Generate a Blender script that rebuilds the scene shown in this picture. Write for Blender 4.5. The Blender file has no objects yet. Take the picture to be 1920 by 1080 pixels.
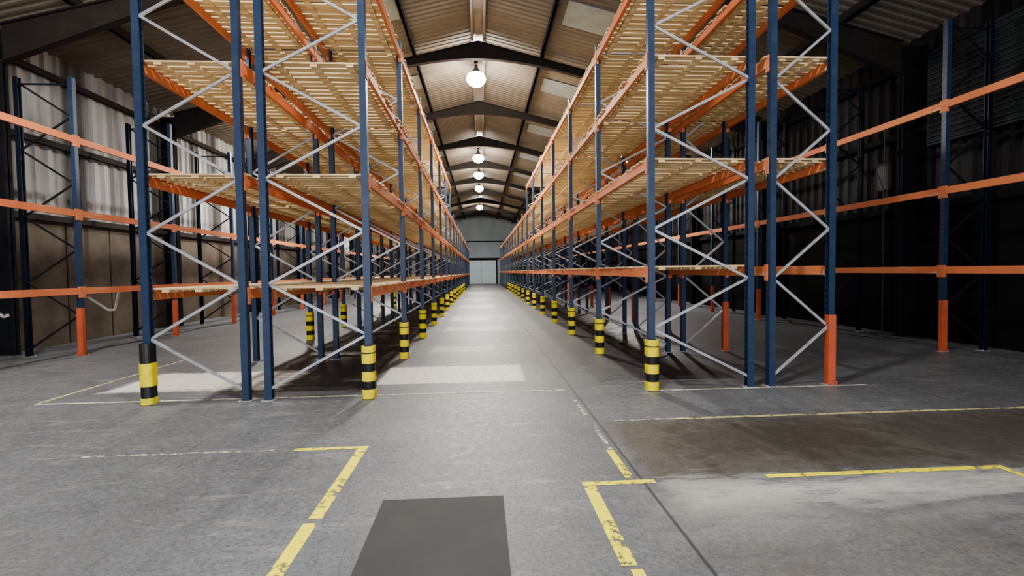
import bpy, math, random
from mathutils import Vector, Matrix
random.seed(4)
SC=bpy.context.scene
COL=bpy.context.collection
# ------------------------------------------------------------------ camera
f=900.0
yaw=math.atan(57/f); pitch=-math.atan(31/f); roll=0.012
cam=bpy.data.objects.new("camera",bpy.data.cameras.new("camera")); COL.objects.link(cam)
cam.data.sensor_width=36; cam.data.lens=36*f/1920; cam.data.clip_end=300
M=Matrix.Rotation(-yaw,4,'Z')@Matrix.Rotation(math.pi/2+pitch,4,'X')@Matrix.Rotation(-roll,4,'Z')
M.translation=Vector((0,0,1.44)); cam.matrix_world=M; SC.camera=cam

# ------------------------------------------------------------------ node helpers
class NT:
    def __init__(s,name):
        s.m=bpy.data.materials.new(name); s.m.use_nodes=True
        s.t=s.m.node_tree; s.n=s.t.nodes; s.l=s.t.links
        s.b=s.n["Principled BSDF"]
        s.tc=s.n.new("ShaderNodeTexCoord")
    def link(s,a,b): s.l.new(a,b)
    def setin(s,sock,v):
        if isinstance(v,bpy.types.NodeSocket): s.l.new(v,sock)
        else: sock.default_value=v
    def math(s,op,a,b=0.0,clamp=False,c=None):
        n=s.n.new("ShaderNodeMath"); n.operation=op; n.use_clamp=clamp
        s.setin(n.inputs[0],a); s.setin(n.inputs[1],b)
        if c is not None: s.setin(n.inputs[2],c)
        return n.outputs[0]
    def noise(s,scale,detail=4,rough=.6,vec=None,stretch=None):
        n=s.n.new("ShaderNodeTexNoise"); n.inputs["Scale"].default_value=scale
        n.inputs["Detail"].default_value=detail; n.inputs["Roughness"].default_value=rough
        src=vec or s.tc.outputs["Object"]
        if stretch:
            mp=s.n.new("ShaderNodeMapping"); mp.inputs["Scale"].default_value=stretch
            s.link(src,mp.inputs[0]); src=mp.outputs[0]
        s.link(src,n.inputs["Vector"]); return n.outputs[0]
    def ramp(s,fac,a,b):
        n=s.n.new("ShaderNodeMapRange"); n.inputs[1].default_value=a; n.inputs[2].default_value=b
        s.link(fac,n.inputs[0]); return n.outputs[0]
    def mix(s,fac,a,b):
        n=s.n.new("ShaderNodeMix"); n.data_type='RGBA'
        s.setin(n.inputs[0],fac)
        for i,v in ((6,a),(7,b)):
            if isinstance(v,tuple): v=(v[0],v[1],v[2],1)
            s.setin(n.inputs[i],v)
        return n.outputs[2]
    def xyz(s):
        n=s.n.new("ShaderNodeSeparateXYZ"); s.link(s.tc.outputs["Object"],n.inputs[0]); return n.outputs
    def bump(s,h,strength=.3,dist=.01):
        n=s.n.new("ShaderNodeBump"); n.inputs["Strength"].default_value=strength; n.inputs["Distance"].default_value=dist
        s.link(h,n.inputs["Height"]); s.link(n.outputs[0],s.b.inputs["Normal"])
    def fin(s,col,rough=.6,metal=0.0,spec=.5):
        if isinstance(col,tuple): col=(col[0],col[1],col[2],1)
        s.setin(s.b.inputs["Base Color"],col); s.setin(s.b.inputs["Roughness"],rough); s.b.inputs["Metallic"].default_value=metal
        s.b.inputs["Specular IOR Level"].default_value=spec
        return s.m

def paint(name,c,c2,scale=6,rough=.45,metal=0,lo=.45,hi=.7,stretch=None,spec=.5):
    t=NT(name); n=t.noise(scale,5,.65,stretch=stretch)
    return t.fin(t.mix(t.ramp(n,lo,hi),c,c2),rough,metal,spec)

def bluemat(name,c1,c2,spec=.4):
    t=NT(name); xs=t.xyz()
    fr=t.math('FRACT',t.math('DIVIDE',xs[2],0.075))
    slot=t.math('MULTIPLY',t.math('LESS_THAN',t.math('ABSOLUTE',t.math('SUBTRACT',fr,.5)),.2),
         t.math('LESS_THAN',t.math('ABSOLUTE',t.math('SUBTRACT',t.math('ABSOLUTE',xs[1]),.018)),.006))
    bc=t.mix(t.ramp(t.noise(7,5),.5,.8),c1,c2)
    return t.fin(t.mix(slot,bc,(.004,.006,.012)),.45,0,spec)
m_blue=bluemat("upright_navy_paint",(.017,.035,.078),(.030,.053,.102))
m_blueshade=bluemat("upright_navy_paint_shaded",(.006,.010,.020),(.010,.015,.027),.15)  # navy paint darkened to put shade on the wall racks' rear uprights
t=NT("beam_orange_paint"); geo=t.n.new("ShaderNodeNewGeometry")
wv=t.noise(.55,2,.5,vec=geo.outputs["Position"]); n=t.noise(5,6,.7); ns=t.noise(3,5,.7,stretch=(6,.8,6))
c=t.mix(t.ramp(n,.42,.68),(.60,.172,.072),(.45,.158,.085))
c=t.mix(t.math('MULTIPLY',t.ramp(wv,.40,.60),.7),c,(.66,.250,.115))
c=t.mix(t.math('MULTIPLY',t.ramp(ns,.57,.70),.7),c,(.62,.46,.36))
m_orange=t.fin(c,.62,0,.22)
m_orange2=paint("guard_orange_paint",(.50,.110,.050),(.36,.09,.055),5,.6,spec=.25)
m_brace=paint("brace_galvanised",(.36,.36,.38),(.24,.24,.26),9,.4,.2)
m_braceshade=paint("brace_shaded",(.016,.016,.019),(.010,.010,.013),9,.6,0,spec=.1)  # wall rack braces, with the shade put into their colour
m_plate=paint("foot_plate_steel",(.35,.35,.36),(.18,.17,.16),20,.6)
m_struct=paint("portal_dark_paint",(.010,.011,.015),(.016,.016,.018),3,.8,spec=.1)
m_rafter=paint("rafter_dark_paint",(.024,.020,.019),(.032,.027,.025),3,.75,spec=.15)
# timber
t=NT("slatted_timber")
gn=t.noise(3,5,.6,stretch=(1.2,14,14)); wn=t.noise(1.3,2,.5,stretch=(.3,9,1))
c=t.mix(t.ramp(gn,.38,.62),(.68,.51,.30),(.46,.33,.18))
c=t.mix(t.ramp(wn,.42,.62),c,(.80,.67,.43))
m_timber=t.fin(c,.8,0,.25)
# column guard bands
t=NT("guard_yellow_black_bands"); z=t.xyz()[2]
band=t.math('LESS_THAN',t.math('FRACT',t.math('DIVIDE',t.math('ADD',z,.10),.205)),.46)
band=t.math('MULTIPLY',band,t.math('LESS_THAN',z,.53))
yc=t.mix(t.ramp(t.noise(18,4),.48,.7),(.78,.64,.02),(.48,.39,.05))
m_guard=t.fin(t.mix(band,yc,(.012,.012,.012)),.55,0,.3)
m_gblack=paint("guard_black_plastic",(.010,.010,.012),(.02,.02,.02),8,.5)
m_gyel=paint("guard_yellow_patch",(.82,.68,.02),(.55,.46,.05),16,.5)
# floor
t=NT("painted_concrete_floor"); X,Y,Z=t.xyz()
n1=t.noise(.9,6,.65); n2=t.noise(5,6,.7); n3=t.noise(38,5,.75); n4=t.noise(.35,3,.5); n5=t.noise(2.1,6,.7)
nst=t.noise(2.2,7,.78,stretch=(.5,2.2,1)); nsc=t.noise(6,5,.8,stretch=(2.5,.25,1)); n6=t.noise(14,6,.8)
base=t.mix(t.ramp(n1,.38,.62),(.128,.140,.156),(.186,.199,.218))
base=t.mix(t.ramp(n4,.45,.60),base,(.132,.141,.154))
base=t.mix(t.math('MULTIPLY',t.ramp(n5,.52,.66),.35),base,(.085,.091,.101))
base=t.mix(t.math('MULTIPLY',t.ramp(n6,.52,.66),.40),base,(.29,.295,.305))
base=t.mix(t.math('MULTIPLY',t.ramp(n3,.47,.60),.60),base,(.062,.067,.076))
base=t.mix(t.math('MULTIPLY',t.ramp(nst,.56,.64),.35),base,(.35,.355,.36))
base=t.mix(t.math('MULTIPLY',t.ramp(nsc,.60,.66),.5),base,(.052,.055,.062))
def boxmask(x0,x1,y0,y1,soft=.12,amp=.5,nn=None):
    cx,hx,cy,hy=(x0+x1)/2,(x1-x0)/2,(y0+y1)/2,(y1-y0)/2
    dx=t.math('SUBTRACT',t.math('ABSOLUTE',t.math('SUBTRACT',X,cx)),hx)
    dy=t.math('SUBTRACT',t.math('ABSOLUTE',t.math('SUBTRACT',Y,cy)),hy)
    d=t.math('MAXIMUM',dx,dy)
    if amp: d=t.math('ADD',d,t.math('MULTIPLY',t.math('SUBTRACT',nn or n2,.5),amp))
    return t.math('ADD',t.math('DIVIDE',d,-soft),.5,clamp=True)
def over(b,m,k,col): return t.mix(t.math('MULTIPLY',m,k),b,col)
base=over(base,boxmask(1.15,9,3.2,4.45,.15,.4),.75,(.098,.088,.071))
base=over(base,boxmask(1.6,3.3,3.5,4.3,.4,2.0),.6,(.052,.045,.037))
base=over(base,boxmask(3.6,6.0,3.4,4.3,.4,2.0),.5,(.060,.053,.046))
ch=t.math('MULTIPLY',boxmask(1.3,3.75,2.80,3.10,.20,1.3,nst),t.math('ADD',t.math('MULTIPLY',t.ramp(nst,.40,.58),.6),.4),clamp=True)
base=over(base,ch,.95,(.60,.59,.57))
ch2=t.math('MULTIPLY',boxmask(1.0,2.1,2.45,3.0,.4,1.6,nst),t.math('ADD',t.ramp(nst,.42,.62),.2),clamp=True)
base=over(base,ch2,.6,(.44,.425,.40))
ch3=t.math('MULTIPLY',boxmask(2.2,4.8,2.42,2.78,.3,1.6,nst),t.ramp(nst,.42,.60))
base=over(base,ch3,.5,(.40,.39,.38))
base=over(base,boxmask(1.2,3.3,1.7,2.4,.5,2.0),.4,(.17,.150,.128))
base=over(base,boxmask(2.05,3.35,6.1,50,.06,.06),.94,(.016,.016,.018))  # shade beneath the right rack put into the floor colour
base=over(base,boxmask(-3.0,-1.4,6.0,50,.08,.1),.90,(.022,.022,.025))  # deck shade beneath the left racks put into the floor colour
base=over(base,boxmask(-3.6,-2.9,7.3,50,.1,.1),.6,(.04,.04,.045))  # same painted shade, under the outer left rack
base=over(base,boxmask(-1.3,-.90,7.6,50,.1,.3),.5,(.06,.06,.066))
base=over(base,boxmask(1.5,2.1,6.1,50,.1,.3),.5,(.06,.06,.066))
base=over(base,boxmask(-4.7,-2.6,6.2,7.3,.15,.4),.95,(.80,.78,.74))  # pool of lamp light whitened into the floor colour
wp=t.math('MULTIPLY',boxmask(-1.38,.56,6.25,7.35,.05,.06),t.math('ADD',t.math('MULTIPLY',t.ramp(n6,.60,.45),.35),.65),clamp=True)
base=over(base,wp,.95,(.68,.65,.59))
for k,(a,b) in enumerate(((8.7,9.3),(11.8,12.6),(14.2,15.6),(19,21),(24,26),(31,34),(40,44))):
    base=over(base,boxmask(-.95,.2+.35*(k%2),a,b,.12,.4),.5,(.42,.41,.39))  # lit bands along the aisle, painted into the floor colour
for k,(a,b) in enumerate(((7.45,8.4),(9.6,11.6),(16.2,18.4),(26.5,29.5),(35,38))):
    base=over(base,boxmask(-1.25,.9,a,b,.2,.5),.55,(.07,.074,.082))  # shadow bands across the aisle, painted into the floor colour
base=over(base,boxmask(1.07,1.09,-3,57,.012,.0),.8,(.030,.030,.033))
base=over(base,boxmask(-20,20,5.93,5.945,.012,.0),.6,(.04,.04,.042))
for yy in (10.6,15.9,21.2): base=over(base,boxmask(-1.3,2,yy,yy+.025,.015,.0),.6,(.03,.03,.033))
t.bump(t.math('ADD',n2,n3),.4,.009)
rg=t.ramp(n6,.35,.65)
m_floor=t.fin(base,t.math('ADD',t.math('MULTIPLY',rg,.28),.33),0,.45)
def worn(name,c,c2,thr=.5,scale=9,soft=.06):
    t=NT(name); n=t.noise(scale,7,.8); n2=t.noise(2,3,.6)
    a=t.ramp(t.math('ADD',t.math('MULTIPLY',n,.65),t.math('MULTIPLY',n2,.35)),thr,thr+soft)
    t.link(t.math('SUBTRACT',1.0,a,clamp=True),t.b.inputs["Alpha"])
    return t.fin(t.mix(t.ramp(n,.4,.65),c,c2),.6)
m_yline=worn("yellow_floor_paint",(.95,.87,.04),(.78,.71,.06),.535,16,.03)
m_yfaint=worn("faded_yellow_floor_paint",(.64,.60,.24),(.50,.47,.32),.50,14)
m_wchip=worn("chipped_white_floor_paint",(.62,.62,.54),(.5,.5,.46),.47,16,.03)
m_wline=worn("faded_white_floor_paint",(.66,.64,.54),(.48,.47,.43),.515,10)
m_mat=paint("dark_floor_mat",(.052,.052,.055),(.062,.062,.064),3,.7,spec=.3)
# walls
def clad(name,c,c2,stripe=None,spec=.4):
    t=NT(name); n=t.noise(1.2,5,.6,stretch=(1,1.5,.25)); c_=t.mix(t.ramp(n,.35,.7),c,c2)
    if stripe:
        w=t.noise(1.0,1,.3,stretch=(0,1.1,0)); c_=t.mix(t.ramp(w,.50,.56),c_,stripe)
    return t.fin(c_,.65,0,spec)
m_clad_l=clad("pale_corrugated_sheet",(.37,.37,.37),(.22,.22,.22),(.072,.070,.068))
m_clad_r=clad("shaded_corrugated_sheet",(.015,.015,.016),(.008,.008,.009),(.028,.028,.029),.12)  # right wall sheet, with its lack of light darkened into the colour
m_roof=clad("roof_sheet",(.190,.166,.138),(.145,.126,.105),None,.2)
m_sky=paint("rooflight_sheet",(.26,.30,.32),(.19,.22,.24),3,.5)
m_end=clad("end_wall_sheet",(.38,.44,.49),(.30,.36,.41))
m_ridge=paint("ridge_capping",(.26,.225,.195),(.19,.165,.14),3,.5)
t=NT("brown_board_wall"); Xx,Yy,Zz=t.xyz()
n=t.noise(1.5,5,.6); se=t.math('LESS_THAN',t.math('FRACT',t.math('DIVIDE',Yy,1.22)),.03)
cc=t.mix(t.ramp(n,.35,.7),(.130,.106,.086),(.070,.058,.048))
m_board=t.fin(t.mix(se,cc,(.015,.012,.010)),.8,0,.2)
m_board_r=paint("shaded_block_wall",(.009,.009,.010),(.014,.013,.012),2,.9,spec=.1)  # lower right wall, shade put into the colour like the sheet above
m_door=paint("pale_door_paint",(.60,.74,.80),(.52,.66,.72),2,.5)
m_louv=paint("shaded_grey_louvre",(.030,.034,.038),(.010,.011,.013),1.5,.6,spec=.1)  # louvre grey darkened to carry the shade of the right side
m_cream=paint("cream_enclosure",(.065,.062,.058),(.05,.047,.044),5,.6,spec=.15)
m_strut=paint("pale_strut_metal",(.45,.44,.42),(.35,.33,.31),5,.5)
m_steel=paint("lamp_housing_aluminium",(.10,.10,.10),(.06,.06,.06),8,.5,.3)
t=NT("lamp_glow"); t.b.inputs["Emission Color"].default_value=(1,.94,.84,1); t.b.inputs["Emission Strength"].default_value=70
m_glow=t.fin((1,1,1),.5)

# ------------------------------------------------------------------ mesh helpers
class MB:
    def __init__(s): s.v=[]; s.f=[]; s.mi=[]
    def add(s,vs,fs,mi=0):
        o=len(s.v); s.v+=[tuple(v) for v in vs]; s.f+=[tuple(i+o for i in q) for q in fs]; s.mi+=[mi]*len(fs)
    def box(s,x0,x1,y0,y1,z0,z1,mi=0):
        s.add([(x0,y0,z0),(x1,y0,z0),(x1,y1,z0),(x0,y1,z0),(x0,y0,z1),(x1,y0,z1),(x1,y1,z1),(x0,y1,z1)],
              [(0,3,2,1),(4,5,6,7),(0,1,5,4),(1,2,6,5),(2,3,7,6),(3,0,4,7)],mi)
    def bar(s,a,b,w,h,up=(0,1,0),mi=0):
        a=Vector(a); b=Vector(b); d=(b-a).normalized(); u=Vector(up); r=d.cross(u).normalized(); u=r.cross(d)
        P=[]
        for p in (a,b):
            for sx,sy in ((-1,-1),(1,-1),(1,1),(-1,1)): P.append(p+r*sx*w/2+u*sy*h/2)
        s.add(P,[(0,1,2,3),(7,6,5,4),(0,4,5,1),(1,5,6,2),(2,6,7,3),(3,7,4,0)],mi)
    def ext(s,prof,z0,z1,mi=0,axis=2):
        n=len(prof); P=[]
        for z in (z0,z1):
            for (a,b) in prof:
                P.append((a,b,z) if axis==2 else ((a,z,b) if axis==1 else (z,a,b)))
        F=[(i,(i+1)%n,(i+1)%n+n,i+n) for i in range(n)]+[tuple(range(n-1,-1,-1)),tuple(range(n,2*n))]
        s.add(P,F,mi)
    def cyl(s,c,r,z0,z1,n=12,mi=0,r2=None):
        r2=r if r2 is None else r2
        P=[(c[0]+r*math.cos(2*math.pi*i/n),c[1]+r*math.sin(2*math.pi*i/n),z0) for i in range(n)]
        P+=[(c[0]+r2*math.cos(2*math.pi*i/n),c[1]+r2*math.sin(2*math.pi*i/n),z1) for i in range(n)]
        s.add(P,[(i,(i+1)%n,(i+1)%n+n,i+n) for i in range(n)]+[tuple(range(n-1,-1,-1)),tuple(range(n,2*n))],mi)
    def mesh(s,name,mats):
        me=bpy.data.meshes.new(name); me.from_pydata(s.v,[],s.f)
        for m in mats: me.materials.append(m)
        me.polygons.foreach_set("material_index",s.mi); me.update()
        import bmesh
        bm=bmesh.new(); bm.from_mesh(me); bmesh.ops.recalc_face_normals(bm,faces=bm.faces); bm.to_mesh(me); bm.free()
        return me
def obj(name,me,loc=(0,0,0),parent=None,**props):
    o=bpy.data.objects.new(name,me); COL.objects.link(o); o.location=loc
    if parent: o.parent=parent
    for k,v in props.items(): o[k]=v
    return o
def struct(name,mb,mats):
    return obj(name,mb.mesh(name,mats),kind="structure")

# ------------------------------------------------------------------ building shell
W=8.95; RZ=8.35; SL=.25; EZ=RZ-SL*W; Y0=-3.0; YE=57.5
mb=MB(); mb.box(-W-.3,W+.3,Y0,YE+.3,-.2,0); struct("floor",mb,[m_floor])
def corr(y0,y1,pitch,fn,depth):
    ys=[]; y=y0
    while y<y1-1e-6:
        for a,d in ((0,0),(.35,0),(.5,depth),(.85,depth)): ys.append((min(y+a*pitch,y1),d))
        y+=pitch
    ys.append((y1,0)); b=MB()
    P=[];n=None
    for (yy,d) in ys:
        pts=fn(yy,d); n=len(pts); P+=pts
    F=[]
    for i in range(len(ys)-1):
        for j in range(n-1): F.append((i*n+j,(i+1)*n+j,(i+1)*n+j+1,i*n+j+1))
    b.add(P,F); return b
b=corr(Y0,YE,.20,lambda y,d:[(-W-.05,y,EZ+d-.01),(0,y,RZ+d),(W+.05,y,EZ+d-.01)],.020); struct("ceiling",b,[m_roof])
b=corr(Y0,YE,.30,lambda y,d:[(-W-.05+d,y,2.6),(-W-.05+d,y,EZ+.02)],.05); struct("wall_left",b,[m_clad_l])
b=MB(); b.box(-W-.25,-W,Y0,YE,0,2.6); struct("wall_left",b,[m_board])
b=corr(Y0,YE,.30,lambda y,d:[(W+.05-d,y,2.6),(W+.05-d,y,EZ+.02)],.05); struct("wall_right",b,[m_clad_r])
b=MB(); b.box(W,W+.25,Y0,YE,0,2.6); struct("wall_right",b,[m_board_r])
b=MB(); b.ext([(-W-.25,0),(W+.25,0),(W+.25,EZ-.05),(0,RZ+.05),(-W-.25,EZ-.05)],YE,YE+.2,axis=1)
for i in range(60):
    x=-W+.15+i*.3
    if abs(x)<1.85: b.box(x,x+.12,YE-.04,YE,2.95,RZ-.02-SL*abs(x)-.1)
    else: b.box(x,x+.12,YE-.04,YE,0,RZ-.02-SL*abs(x)-.12)
struct("wall_back",b,[m_end])
trim=[0]
def addtrim(b,mats):
    trim[0]+=1; return struct("trim_%d"%trim[0],b,mats)
# portal frames
for k in range(11):
    y=4.5+4.9*k; b=MB(); w=.075
    for s in (-1,1):
        xo,xi=s*(W-.005),s*(W-.36)
        b.box(min(xo,xo-s*.02),max(xo,xo-s*.02),y-w,y+w,0,EZ-.2)
        b.box(min(xi,xi+s*.02),max(xi,xi+s*.02),y-w,y+w,0,EZ-.45)
        b.box(min(xi,xo),max(xi,xo),y-.012,y+.012,0,EZ-.2)
        def zt(x): return RZ-.20-SL*abs(x)
        xsr=[0,.35,.7,1.1,1.6,2.2,3.0,4.2,5.8,7.2,W-.36]
        def soff(x): return (RZ-.20-.48)-.235*(math.sqrt(x*x+3.0)-math.sqrt(3.0))
        pts=[]
        for x in xsr:
            if x<2.6: d=zt(x)-soff(x)
            else: d=.20+max(0,x-5)*.13
            pts.append((x,max(.2,d)))
        top=[(s*x,zt(x)) for x,_ in pts]; bot=[(s*x,zt(x)-d) for x,d in pts]
        for i in range(len(pts)-1):
            a0,a1,c0,c1=top[i],top[i+1],bot[i],bot[i+1]
            b.add([(a0[0],y-.012,a0[1]),(a1[0],y-.012,a1[1]),(c1[0],y-.012,c1[1]),(c0[0],y-.012,c0[1]),
                   (a0[0],y+.012,a0[1]),(a1[0],y+.012,a1[1]),(c1[0],y+.012,c1[1]),(c0[0],y+.012,c0[1])],
                  [(0,1,2,3),(7,6,5,4),(0,4,5,1),(1,5,6,2),(2,6,7,3),(3,7,4,0)],1)
            b.bar((c0[0],y,c0[1]),(c1[0],y,c1[1]),.03,2*w,mi=1)
            b.bar((a0[0],y,a0[1]),(a1[0],y,a1[1]),.03,2*w,mi=1)
    addtrim(b,[m_struct,m_rafter])
# purlins
for x in (1.85,3.7,5.55,7.3):
    for s in (-1,1):
        z=RZ-SL*x-.02; b=MB(); b.box(s*x-.03,s*x+.03,Y0,YE-.05,z-.17,z); b.box(s*x-.03,s*x+.07,Y0,YE-.05,z-.17,z-.155); addtrim(b,[m_rafter])
b=MB(); b.box(-.2,-.14,Y0,YE-.05,RZ-.19,RZ-.04); b.box(.14,.2,Y0,YE-.05,RZ-.19,RZ-.04); b.box(-.14,.14,Y0,YE-.05,RZ-.1,RZ-.06); addtrim(b,[m_ridge])
# wall girts
for s,zs in ((-1,(2.65,4.2,5.6)),(1,(2.65,4.2,5.6))):
    for z in zs:
        b=MB(); x=s*(W-.02); b.box(min(x,x-s*.1),max(x,x-s*.1),Y0,YE-.05,z-.06,z+.06); addtrim(b,[m_rafter if s<0 else m_struct])
b=MB(); b.box(-W,W,YE-.12,YE-.05,5.0,5.12); b.box(-W,W,YE-.12,YE-.05,2.97,3.1); addtrim(b,[m_rafter])
# rooflights
wn=0
for k in range(10):
    for s in (-1,1):
        wn+=1; yc=11.6+4.9*(k-1)+(.35 if k==1 else 0); b=MB(); x0,x1=(2.15,3.35) if s>0 else (1.95,3.15)
        z0,z1=RZ-SL*x0-.02,RZ-SL*x1-.02
        P=[(s*x0,yc-.55,z0),(s*x1,yc-.55,z1),(s*x1,yc+.55,z1),(s*x0,yc+.55,z0)]
        b.add(P+[(p[0],p[1],p[2]+.015) for p in P],[(0,1,2,3),(7,6,5,4),(0,4,5,1),(1,5,6,2),(2,6,7,3),(3,7,4,0)])
        struct("window_%d"%wn,b,[m_sky])
# end doors
for i,(a,c) in enumerate(((-1.75,-.03),(.03,1.75))):
    b=MB(); b.box(a,c,YE-.1,YE-.02,.02,2.8)
    for q in (0,1):
        xa=a+.15+q*.8; b.box(xa,xa+.62,YE-.12,YE-.1,.2,1.2); b.box(xa,xa+.62,YE-.12,YE-.1,1.4,2.6)
    struct("door_%d"%(i+1),b,[m_door])
b=MB(); b.box(-1.9,-1.77,YE-.16,YE,0,2.95); b.box(1.77,1.9,YE-.16,YE,0,2.95); b.box(-1.9,1.9,YE-.16,YE,2.82,2.95); addtrim(b,[m_struct])

# ------------------------------------------------------------------ rack component meshes
PW_,PD=.040,.038
def upright_profile(sgn):
    w,d,tk=PW_,PD,.011
    p=[(d,-w),(d,w),(-d,w),(-d,w-.018),(-d+tk,w-.018),(-d+tk,w-tk),(d-tk,w-tk),(d-tk,-w+tk),(-d+tk,-w+tk),(-d+tk,-w+.018),(-d,-w+.018),(-d,-w)]
    return [(a*sgn,b) for a,b in p]
def upright_mesh(sgn,h,dark):
    b=MB(); b.ext(upright_profile(sgn),.008,h); b.box(-.075,.075,-.06,.06,0,.008,1)
    for sx,sy in ((-.06,-.048),(.06,.048)): b.cyl((sx,sy),.009,.008,.022,6,1)
    return b.mesh("upright",[m_blueshade if dark else m_blue,m_plate])
UP={}
def up(s,h,dark=False):
    k=(s,h,dark)
    if k not in UP: UP[k]=upright_mesh(s,h,dark)
    return UP[k]
def brace_fill(b,xi,xo,h,mi=0):
    s=1 if xo>xi else -1; a,c=xi+s*.03,xo-s*.03
    z=.14; side=0; k=0; off=.013
    while z+.59<h:
        p=(a if side==0 else c); q=(c if side==0 else a); yy=off if k%2 else -off
        b.bar((p,yy,z),(q,yy,z+.585),.030,.020,mi=mi)
        z+=.595; side=1-side; k+=1
    b.bar((a,0,h-.12),(c,0,h-.12),.028,.020,mi=mi)
def frame_mesh(xi,xo,h,full,dark=False):
    b=MB(); brace_fill(b,xi,xo,h)
    if full:
        for x,s,m in ((xi,-1 if xo>xi else 1,2 if dark else 1),(xo,1 if xo>xi else -1,1)):
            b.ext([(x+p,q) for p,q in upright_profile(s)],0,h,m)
    return b.mesh("upright_frame",[m_braceshade if dark else m_brace,m_blue,m_blueshade])
def beam_fill(b,L,s):
    p=[(-.022,-.058),(.022,-.058),(.022,.058),(.0,.058),(.0,.034),(-.022,.034)]
    b.ext([(s*x,z) for x,z in p],.0,L,axis=1)
    for ye,d in ((0,-1),(L,1)):
        x0=s*.0225
        b.box(min(x0,x0+s*.006),max(x0,x0+s*.006),min(ye+d*.04,ye-d*.03),max(ye+d*.04,ye-d*.03),-.12,.08)
        b.box(-.022,.022,min(ye,ye-d*.006),max(ye,ye-d*.006),-.12,.08)
        for zz in (-.09,-.03,.05):
            xx=s*.0285; b.box(min(xx,xx+s*.004),max(xx,xx+s*.004),ye+d*.018-.006,ye+d*.018+.006,zz-.012,zz+.012)
BM={}
def beam_mesh(L,s):
    k=(round(L,3),s)
    if k not in BM:
        b=MB(); beam_fill(b,L,s); BM[k]=b.mesh("load_beam",[m_orange])
    return BM[k]
DK={}
def deck_mesh(w,L,var):
    k=(round(w,3),round(L,3),var)
    if k not in DK:
        r=random.Random(var*7+int(w*100)); b=MB()
        for x in (-w/2+.16,0,w/2-.16): b.box(x-.04,x+.04,.02,L-.02,-.03,0)
        n=18; p=L/n
        for i in range(n):
            y=i*p+.012+r.uniform(-.014,.014); ww=r.uniform(.080,.110); e=r.uniform(.0,.05)
            b.box(-w/2-.02-e,w/2+.02+r.uniform(.0,.05),max(0,y),min(L,y+ww),.0,.019)
        DK[k]=b.mesh("slatted_deck",[m_timber])
    return DK[k]

BAY=2.55
def rack(name_lbl,xi,xo,ys,levels,h,decks=lambda li,i:False,far=9,merge=11,wall=False,lowfrom=99,hlow=4.25):
    s=1 if xo>xi else -1
    root=obj("pallet_rack",None,(0,ys[0],0),label=name_lbl,category="pallet rack",group="pallet racking rows")
    root.empty_display_size=.3
    r0=ys[0]; fm={}
    for i,y in enumerate(ys):
        hh=hlow if i>lowfrom else h; full=i>=far; k=(hh,full)
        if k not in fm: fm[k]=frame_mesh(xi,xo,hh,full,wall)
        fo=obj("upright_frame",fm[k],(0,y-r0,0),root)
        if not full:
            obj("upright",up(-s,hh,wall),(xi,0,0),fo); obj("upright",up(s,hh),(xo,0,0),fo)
    mbig=MB()
    for i in range(len(ys)-1):
        L=ys[i+1]-ys[i]-2*PW_
        for li,z in enumerate(levels):
            if li==3 and i>=lowfrom: continue
            for x,sg in ((xi,-s),(xo,s)):
                if wall and x==xi: continue
                xx=x+sg*(PD-.0225)
                if i<merge: obj("load_beam",beam_mesh(L,sg),(xx,ys[i]+PW_-r0,z),root)
                else:
                    t_=MB(); beam_fill(t_,L,sg)
                    mbig.add([(vx+xx,vy+ys[i]+PW_-r0,vz+z) for vx,vy,vz in t_.v],t_.f)
            if decks(li,i):
                w=abs(xo-xi)
                obj("slatted_deck",deck_mesh(w,L,(i+li)%4),((xi+xo)/2,ys[i]+PW_-r0,z+.058),root,
                    label="slatted pale softwood shelf deck")
    if mbig.v:
        obj("load_beam",mbig.mesh("load_beam",[m_orange]),(0,0,0),root,kind="stuff")
    return root
R0=5.62; YS=[R0+BAY*i for i in range(19)]
HP=5.25
LL=(1.22,2.51,3.77,5.03); LR=(1.41,2.70,3.92,5.05)
rack("tall blue and orange pallet rack beside the central aisle, timber decked",-2.44,-1.31,YS,LL,HP,lambda li,i:True,lowfrom=6)
rack("tall blue and orange pallet rack backing onto another, timber decked",-2.69,-3.74,YS,LL,HP,lambda li,i:True,lowfrom=6)
rack("tall blue and orange pallet rack lining the aisle, timber decked",3.24,2.02,YS,LR,HP,lambda li,i:True,lowfrom=6)
rack("narrow blue and orange pallet rack backing onto a deeper one",3.51,4.26,YS,LR,HP,lambda li,i:li>0,lowfrom=6)
XL=-7.28
YL=[9.2-2.7+2.7*i for i in range(17)]
rack("blue and orange pallet rack against the pale corrugated wall, undecked",-8.2,XL,YL,(1.18,2.58,3.90),5.0,far=6,merge=10,wall=True)
YR=[7.6-2.7+2.7*i for i in range(18)]
rack("blue and orange pallet rack against the shaded warehouse wall, undecked",8.5,7.75,YR,(1.38,2.70,4.12),5.5,far=6,merge=10,wall=True)

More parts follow.
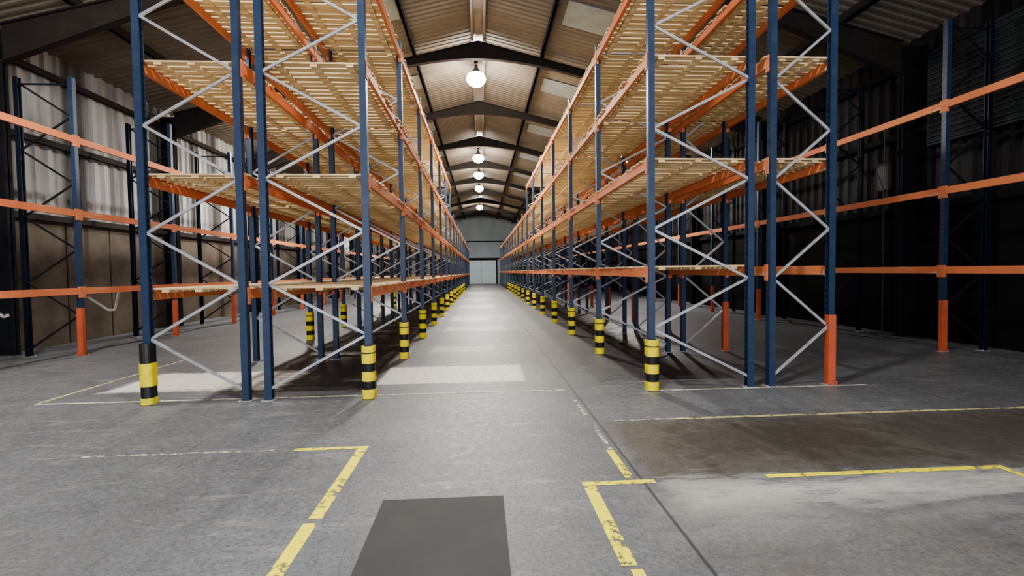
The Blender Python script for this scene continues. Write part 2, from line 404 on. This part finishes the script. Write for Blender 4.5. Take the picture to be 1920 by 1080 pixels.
# ------------------------------------------------------------------ column guards
def U(b,r,z0,z1,mi,th=.018):
    P=[(-r,.05)]+[(r*math.cos(math.pi+math.pi*k/8),-.03+r*.75*math.sin(math.pi+math.pi*k/8)) for k in range(9)]+[(r,.05)]
    ri=r-th; Q=[(ri,.05)]+[(ri*math.cos(2*math.pi-math.pi*k/8),-.03+ri*.75*math.sin(2*math.pi-math.pi*k/8)) for k in range(9)]+[(-ri,.05)]
    b.ext(P+Q,z0,z1,mi)
b=MB(); U(b,.072,0,.60,0); gm=b.mesh("column_guard",[m_guard])
for x in (-1.31,2.02):
    for i,y in enumerate(YS[:13]):
        obj("column_guard",gm,(x,y-.03,.0081),label="yellow and black striped plastic guard on a rack upright",category="column guard",group="striped column guards")
for i,y in enumerate(YS[2:7]):
    obj("column_guard",gm,(-3.74,y-.03,.0081),label="yellow and black striped plastic guard on a rack upright",category="column guard",group="striped column guards")
b=MB(); U(b,.062,0,.68,0,.010); U(b,.069,.20,.46,1,.008); U(b,.067,.0,.07,1,.008)
obj("column_guard",b.mesh("column_guard",[m_gblack,m_gyel]),(-3.74,R0-.03,.0081),label="black plastic column guard with a yellow band",category="column guard")
b=MB()
b.ext([(-.047,-.050),(.047,-.050),(.047,.020),(.041,.020),(.041,-.043),(-.041,-.043),(-.041,.020),(-.047,.020)],0,.86)
b.box(-.06,.06,-.065,-.051,0,.05)
gmo=b.mesh("column_guard",[m_orange2])
for x,ya in ((4.26,YS[:8]),(XL,YL[1:8]),(7.75,YR[1:7])):
    for y in ya:
        obj("column_guard",gmo,(x,y,.0081),label="orange steel protector bolted over the foot of an upright",category="column guard",group="orange column guards")

# ------------------------------------------------------------------ floor marks
def line(x0,x1,y0,y1,mat,lbl,grp="painted floor lines"):
    b=MB(); cx,cy=(x0+x1)/2,(y0+y1)/2
    b.add([(x0-cx,y0-cy,0),(x1-cx,y0-cy,0),(x1-cx,y1-cy,0),(x0-cx,y1-cy,0)],[(0,1,2,3)])
    obj("floor_marking",b.mesh("floor_marking",[mat]),(cx,cy,.002),label=lbl,category="floor marking",group=grp)
yl="worn bright yellow painted line on grey concrete"; fl_="faded thin yellow painted line on grey concrete"; wl="faded off-white painted line on grey concrete"
line(-1.035,-.955,2.84,3.96,m_yline,yl); line(-1.045,-.965,2.05,2.79,m_yline,yl)
line(-1.55,-.955,3.965,4.02,m_yline,yl); line(-3.2,-1.58,3.975,4.01,m_wchip,wl)
line(.66,.74,2.25,3.12,m_yline,yl); line(.695,.755,1.95,2.22,m_yline,yl)
line(.66,1.16,3.125,3.185,m_yline,yl)
line(.975,1.035,3.22,3.74,m_yline,yl); line(1.00,1.035,3.76,5.60,m_wchip,wl)
line(1.95,3.66,3.135,3.19,m_yline,yl); line(3.66,3.715,2.0,3.19,m_yline,yl)
line(1.2,1.85,4.46,4.50,m_wchip,wl); line(1.85,7.0,4.455,4.505,m_yfaint,fl_)
line(-5.05,1.0,5.69,5.735,m_wline,wl); line(-5.08,-5.03,5.74,8.6,m_yfaint,fl_); line(2.0,4.7,5.53,5.58,m_wline,wl)
b=MB()
b.ext([(-.64,1.7),(.12,1.7),(.12,3.03),(-.64,3.03)],.0005,.006)
obj("floor_mat",b.mesh("floor_mat",[m_mat]),label="dark grey rectangular mat lying on the concrete floor",category="floor mat")

# ------------------------------------------------------------------ lamps
def lamp_meshes():
    sh=MB(); n=20; pr=[(.06,.24),(.09,.20),(.12,.15),(.18,.09),(.25,0.03),(.235,0.03),(.17,.08),(.11,.13),(.08,.19),(.0,.20)]
    P=[]
    for r,z in pr:
        for k in range(n):
            a=2*math.pi*k/n; P.append((r*math.cos(a),r*math.sin(a),z))
    F=[]
    for j in range(len(pr)-1):
        for k in range(n): F.append((j*n+k,j*n+(k+1)%n,(j+1)*n+(k+1)%n,(j+1)*n+k))
    sh.add(P,F); sh.cyl((0,0),.06,.23,.32,16)
    bl=MB(); R=.31
    P=[];F=[]
    for j in range(9):
        th=math.pi*j/8
        for k in range(14):
            a=2*math.pi*k/14; P.append((R*math.sin(th)*math.cos(a),R*math.sin(th)*math.sin(a),-.12+R*math.cos(th)*.8))
    for j in range(8):
        for k in range(14): F.append((j*14+k,j*14+(k+1)%14,(j+1)*14+(k+1)%14,(j+1)*14+k))
    bl.add(P,F)
    cd=MB(); cd.cyl((0,0),.010,.32,.40,8); cd.box(-.06,.06,-.02,.02,.39,.43)
    return sh.mesh("lamp_shade",[m_steel]),bl.mesh("bulb",[m_glow]),cd.mesh("hanging_rod",[m_struct])
sh,bl,cd=lamp_meshes()
def lamp(x,y,z,p,up_=.12):
    e=obj("high_bay_lamp",None,(x,y,z),label="lit round high-bay lamp hanging from the roof",category="ceiling lamp",group="high-bay lamps")
    obj("lamp_shade",sh,(0,0,0),e); obj("bulb",bl,(0,0,0),e); obj("hanging_rod",cd,(0,0,0),e)
    L=bpy.data.lights.new("lamp_light","SPOT"); L.energy=p; L.color=(1,.95,.88); L.shadow_soft_size=.2
    L.spot_size=math.radians(165); L.spot_blend=.4
    lo=bpy.data.objects.new("lamp_light",L); COL.objects.link(lo); lo.location=(x,y,z-.42)
    L=bpy.data.lights.new("lamp_spill","POINT"); L.energy=p*up_; L.color=(1,.91,.80); L.shadow_soft_size=.2
    lo=bpy.data.objects.new("lamp_spill",L); COL.objects.link(lo); lo.location=(x,y,z-.6)
for y,p,u in ((3.0,460,.55),(15.8,2200,.09),(26.7,950,.2),(36.3,800,.2),(46.8,1300,.2)): lamp(-.08,y,7.80,p,u)
lamp(-.08,31.3,7.80,300,.2)
lamp(-5.9,5.6,6.20,420,.3)  # unseen lamp added out of frame to brighten the left floor and wall
for y in (17.5,32.0): lamp(-5.9,y,6.20,1100,.10)
lamp(5.9,20.0,6.20,1100,.10)
# added fill light, unseen behind the camera at the shell's open end
L=bpy.data.lights.new("rear_fill_light","AREA"); L.shape='RECTANGLE'; L.size=9; L.size_y=3.4; L.energy=540; L.color=(.95,.97,1)
lo=bpy.data.objects.new("rear_fill_light",L); COL.objects.link(lo); lo.location=(-.2,-4.5,2.0); lo.rotation_euler=(math.radians(98),0,0)

# ------------------------------------------------------------------ wall things
b=MB(); b.box(0,.17,-1.6,1.6,-.9,.9,0)
for i in range(18):
    z=-.85+i*.1; b.add([(0,-1.55,z),(-.03,-1.55,z+.0),(-.03,-1.55,z+.03),(0,-1.55,z+.08),(0,1.55,z),(-.03,1.55,z),(-.03,1.55,z+.03),(0,1.55,z+.08)],
       [(0,1,2,3),(7,6,5,4),(0,4,5,1),(1,5,6,2),(2,6,7,3),(3,7,4,0)])
obj("window_%d"%(wn+1),b.mesh("louvre_panel",[m_louv]),(W-.17,7.4,4.7),kind="structure")
b=MB(); b.box(-.09,.0,-.16,.16,-.30,.30); b.box(-.1,-.09,-.13,.13,-.27,.27); b.cyl((-.03,0),.014,.30,1.2,8); b.cyl((-.03,0),.014,-3.4,-.30,8)
obj("electrical_box",b.mesh("electrical_box",[m_cream]),(W-.13,10.0,3.4),label="cream electrical box with conduit on the shaded wall",category="electrical box")
def strut(pts,loc,lbl):
    b=MB()
    for a,c in zip(pts,pts[1:]): b.bar(a,c,.045,.02,up=(1,0,0))
    obj("bent_strut",b.mesh("bent_strut",[m_strut]),loc,label=lbl,category="metal strut",group="bent struts on the wall rack")
strut([(0,0,0),(0,.55,-.32),(0,.72,-.33),(0,.85,.04)],(XL-.05,9.35,1.10),"bent pale metal strut hanging from the lowest beam")
strut([(0,0,0),(0,.38,-.26),(0,.46,-.24)],(XL-.05,7.45,1.10),"short bent pale metal strut hanging from the lowest beam")

# ------------------------------------------------------------------ world
w=bpy.data.worlds.new("world"); SC.world=w; w.use_nodes=True
bg=w.node_tree.nodes["Background"]; bg.inputs[0].default_value=(.86,.91,1,1); bg.inputs[1].default_value=.75
SC.view_settings.view_transform='AgX'
try: SC.view_settings.look='AgX - Medium High Contrast'
except Exception: pass
SC.view_settings.exposure=0.5
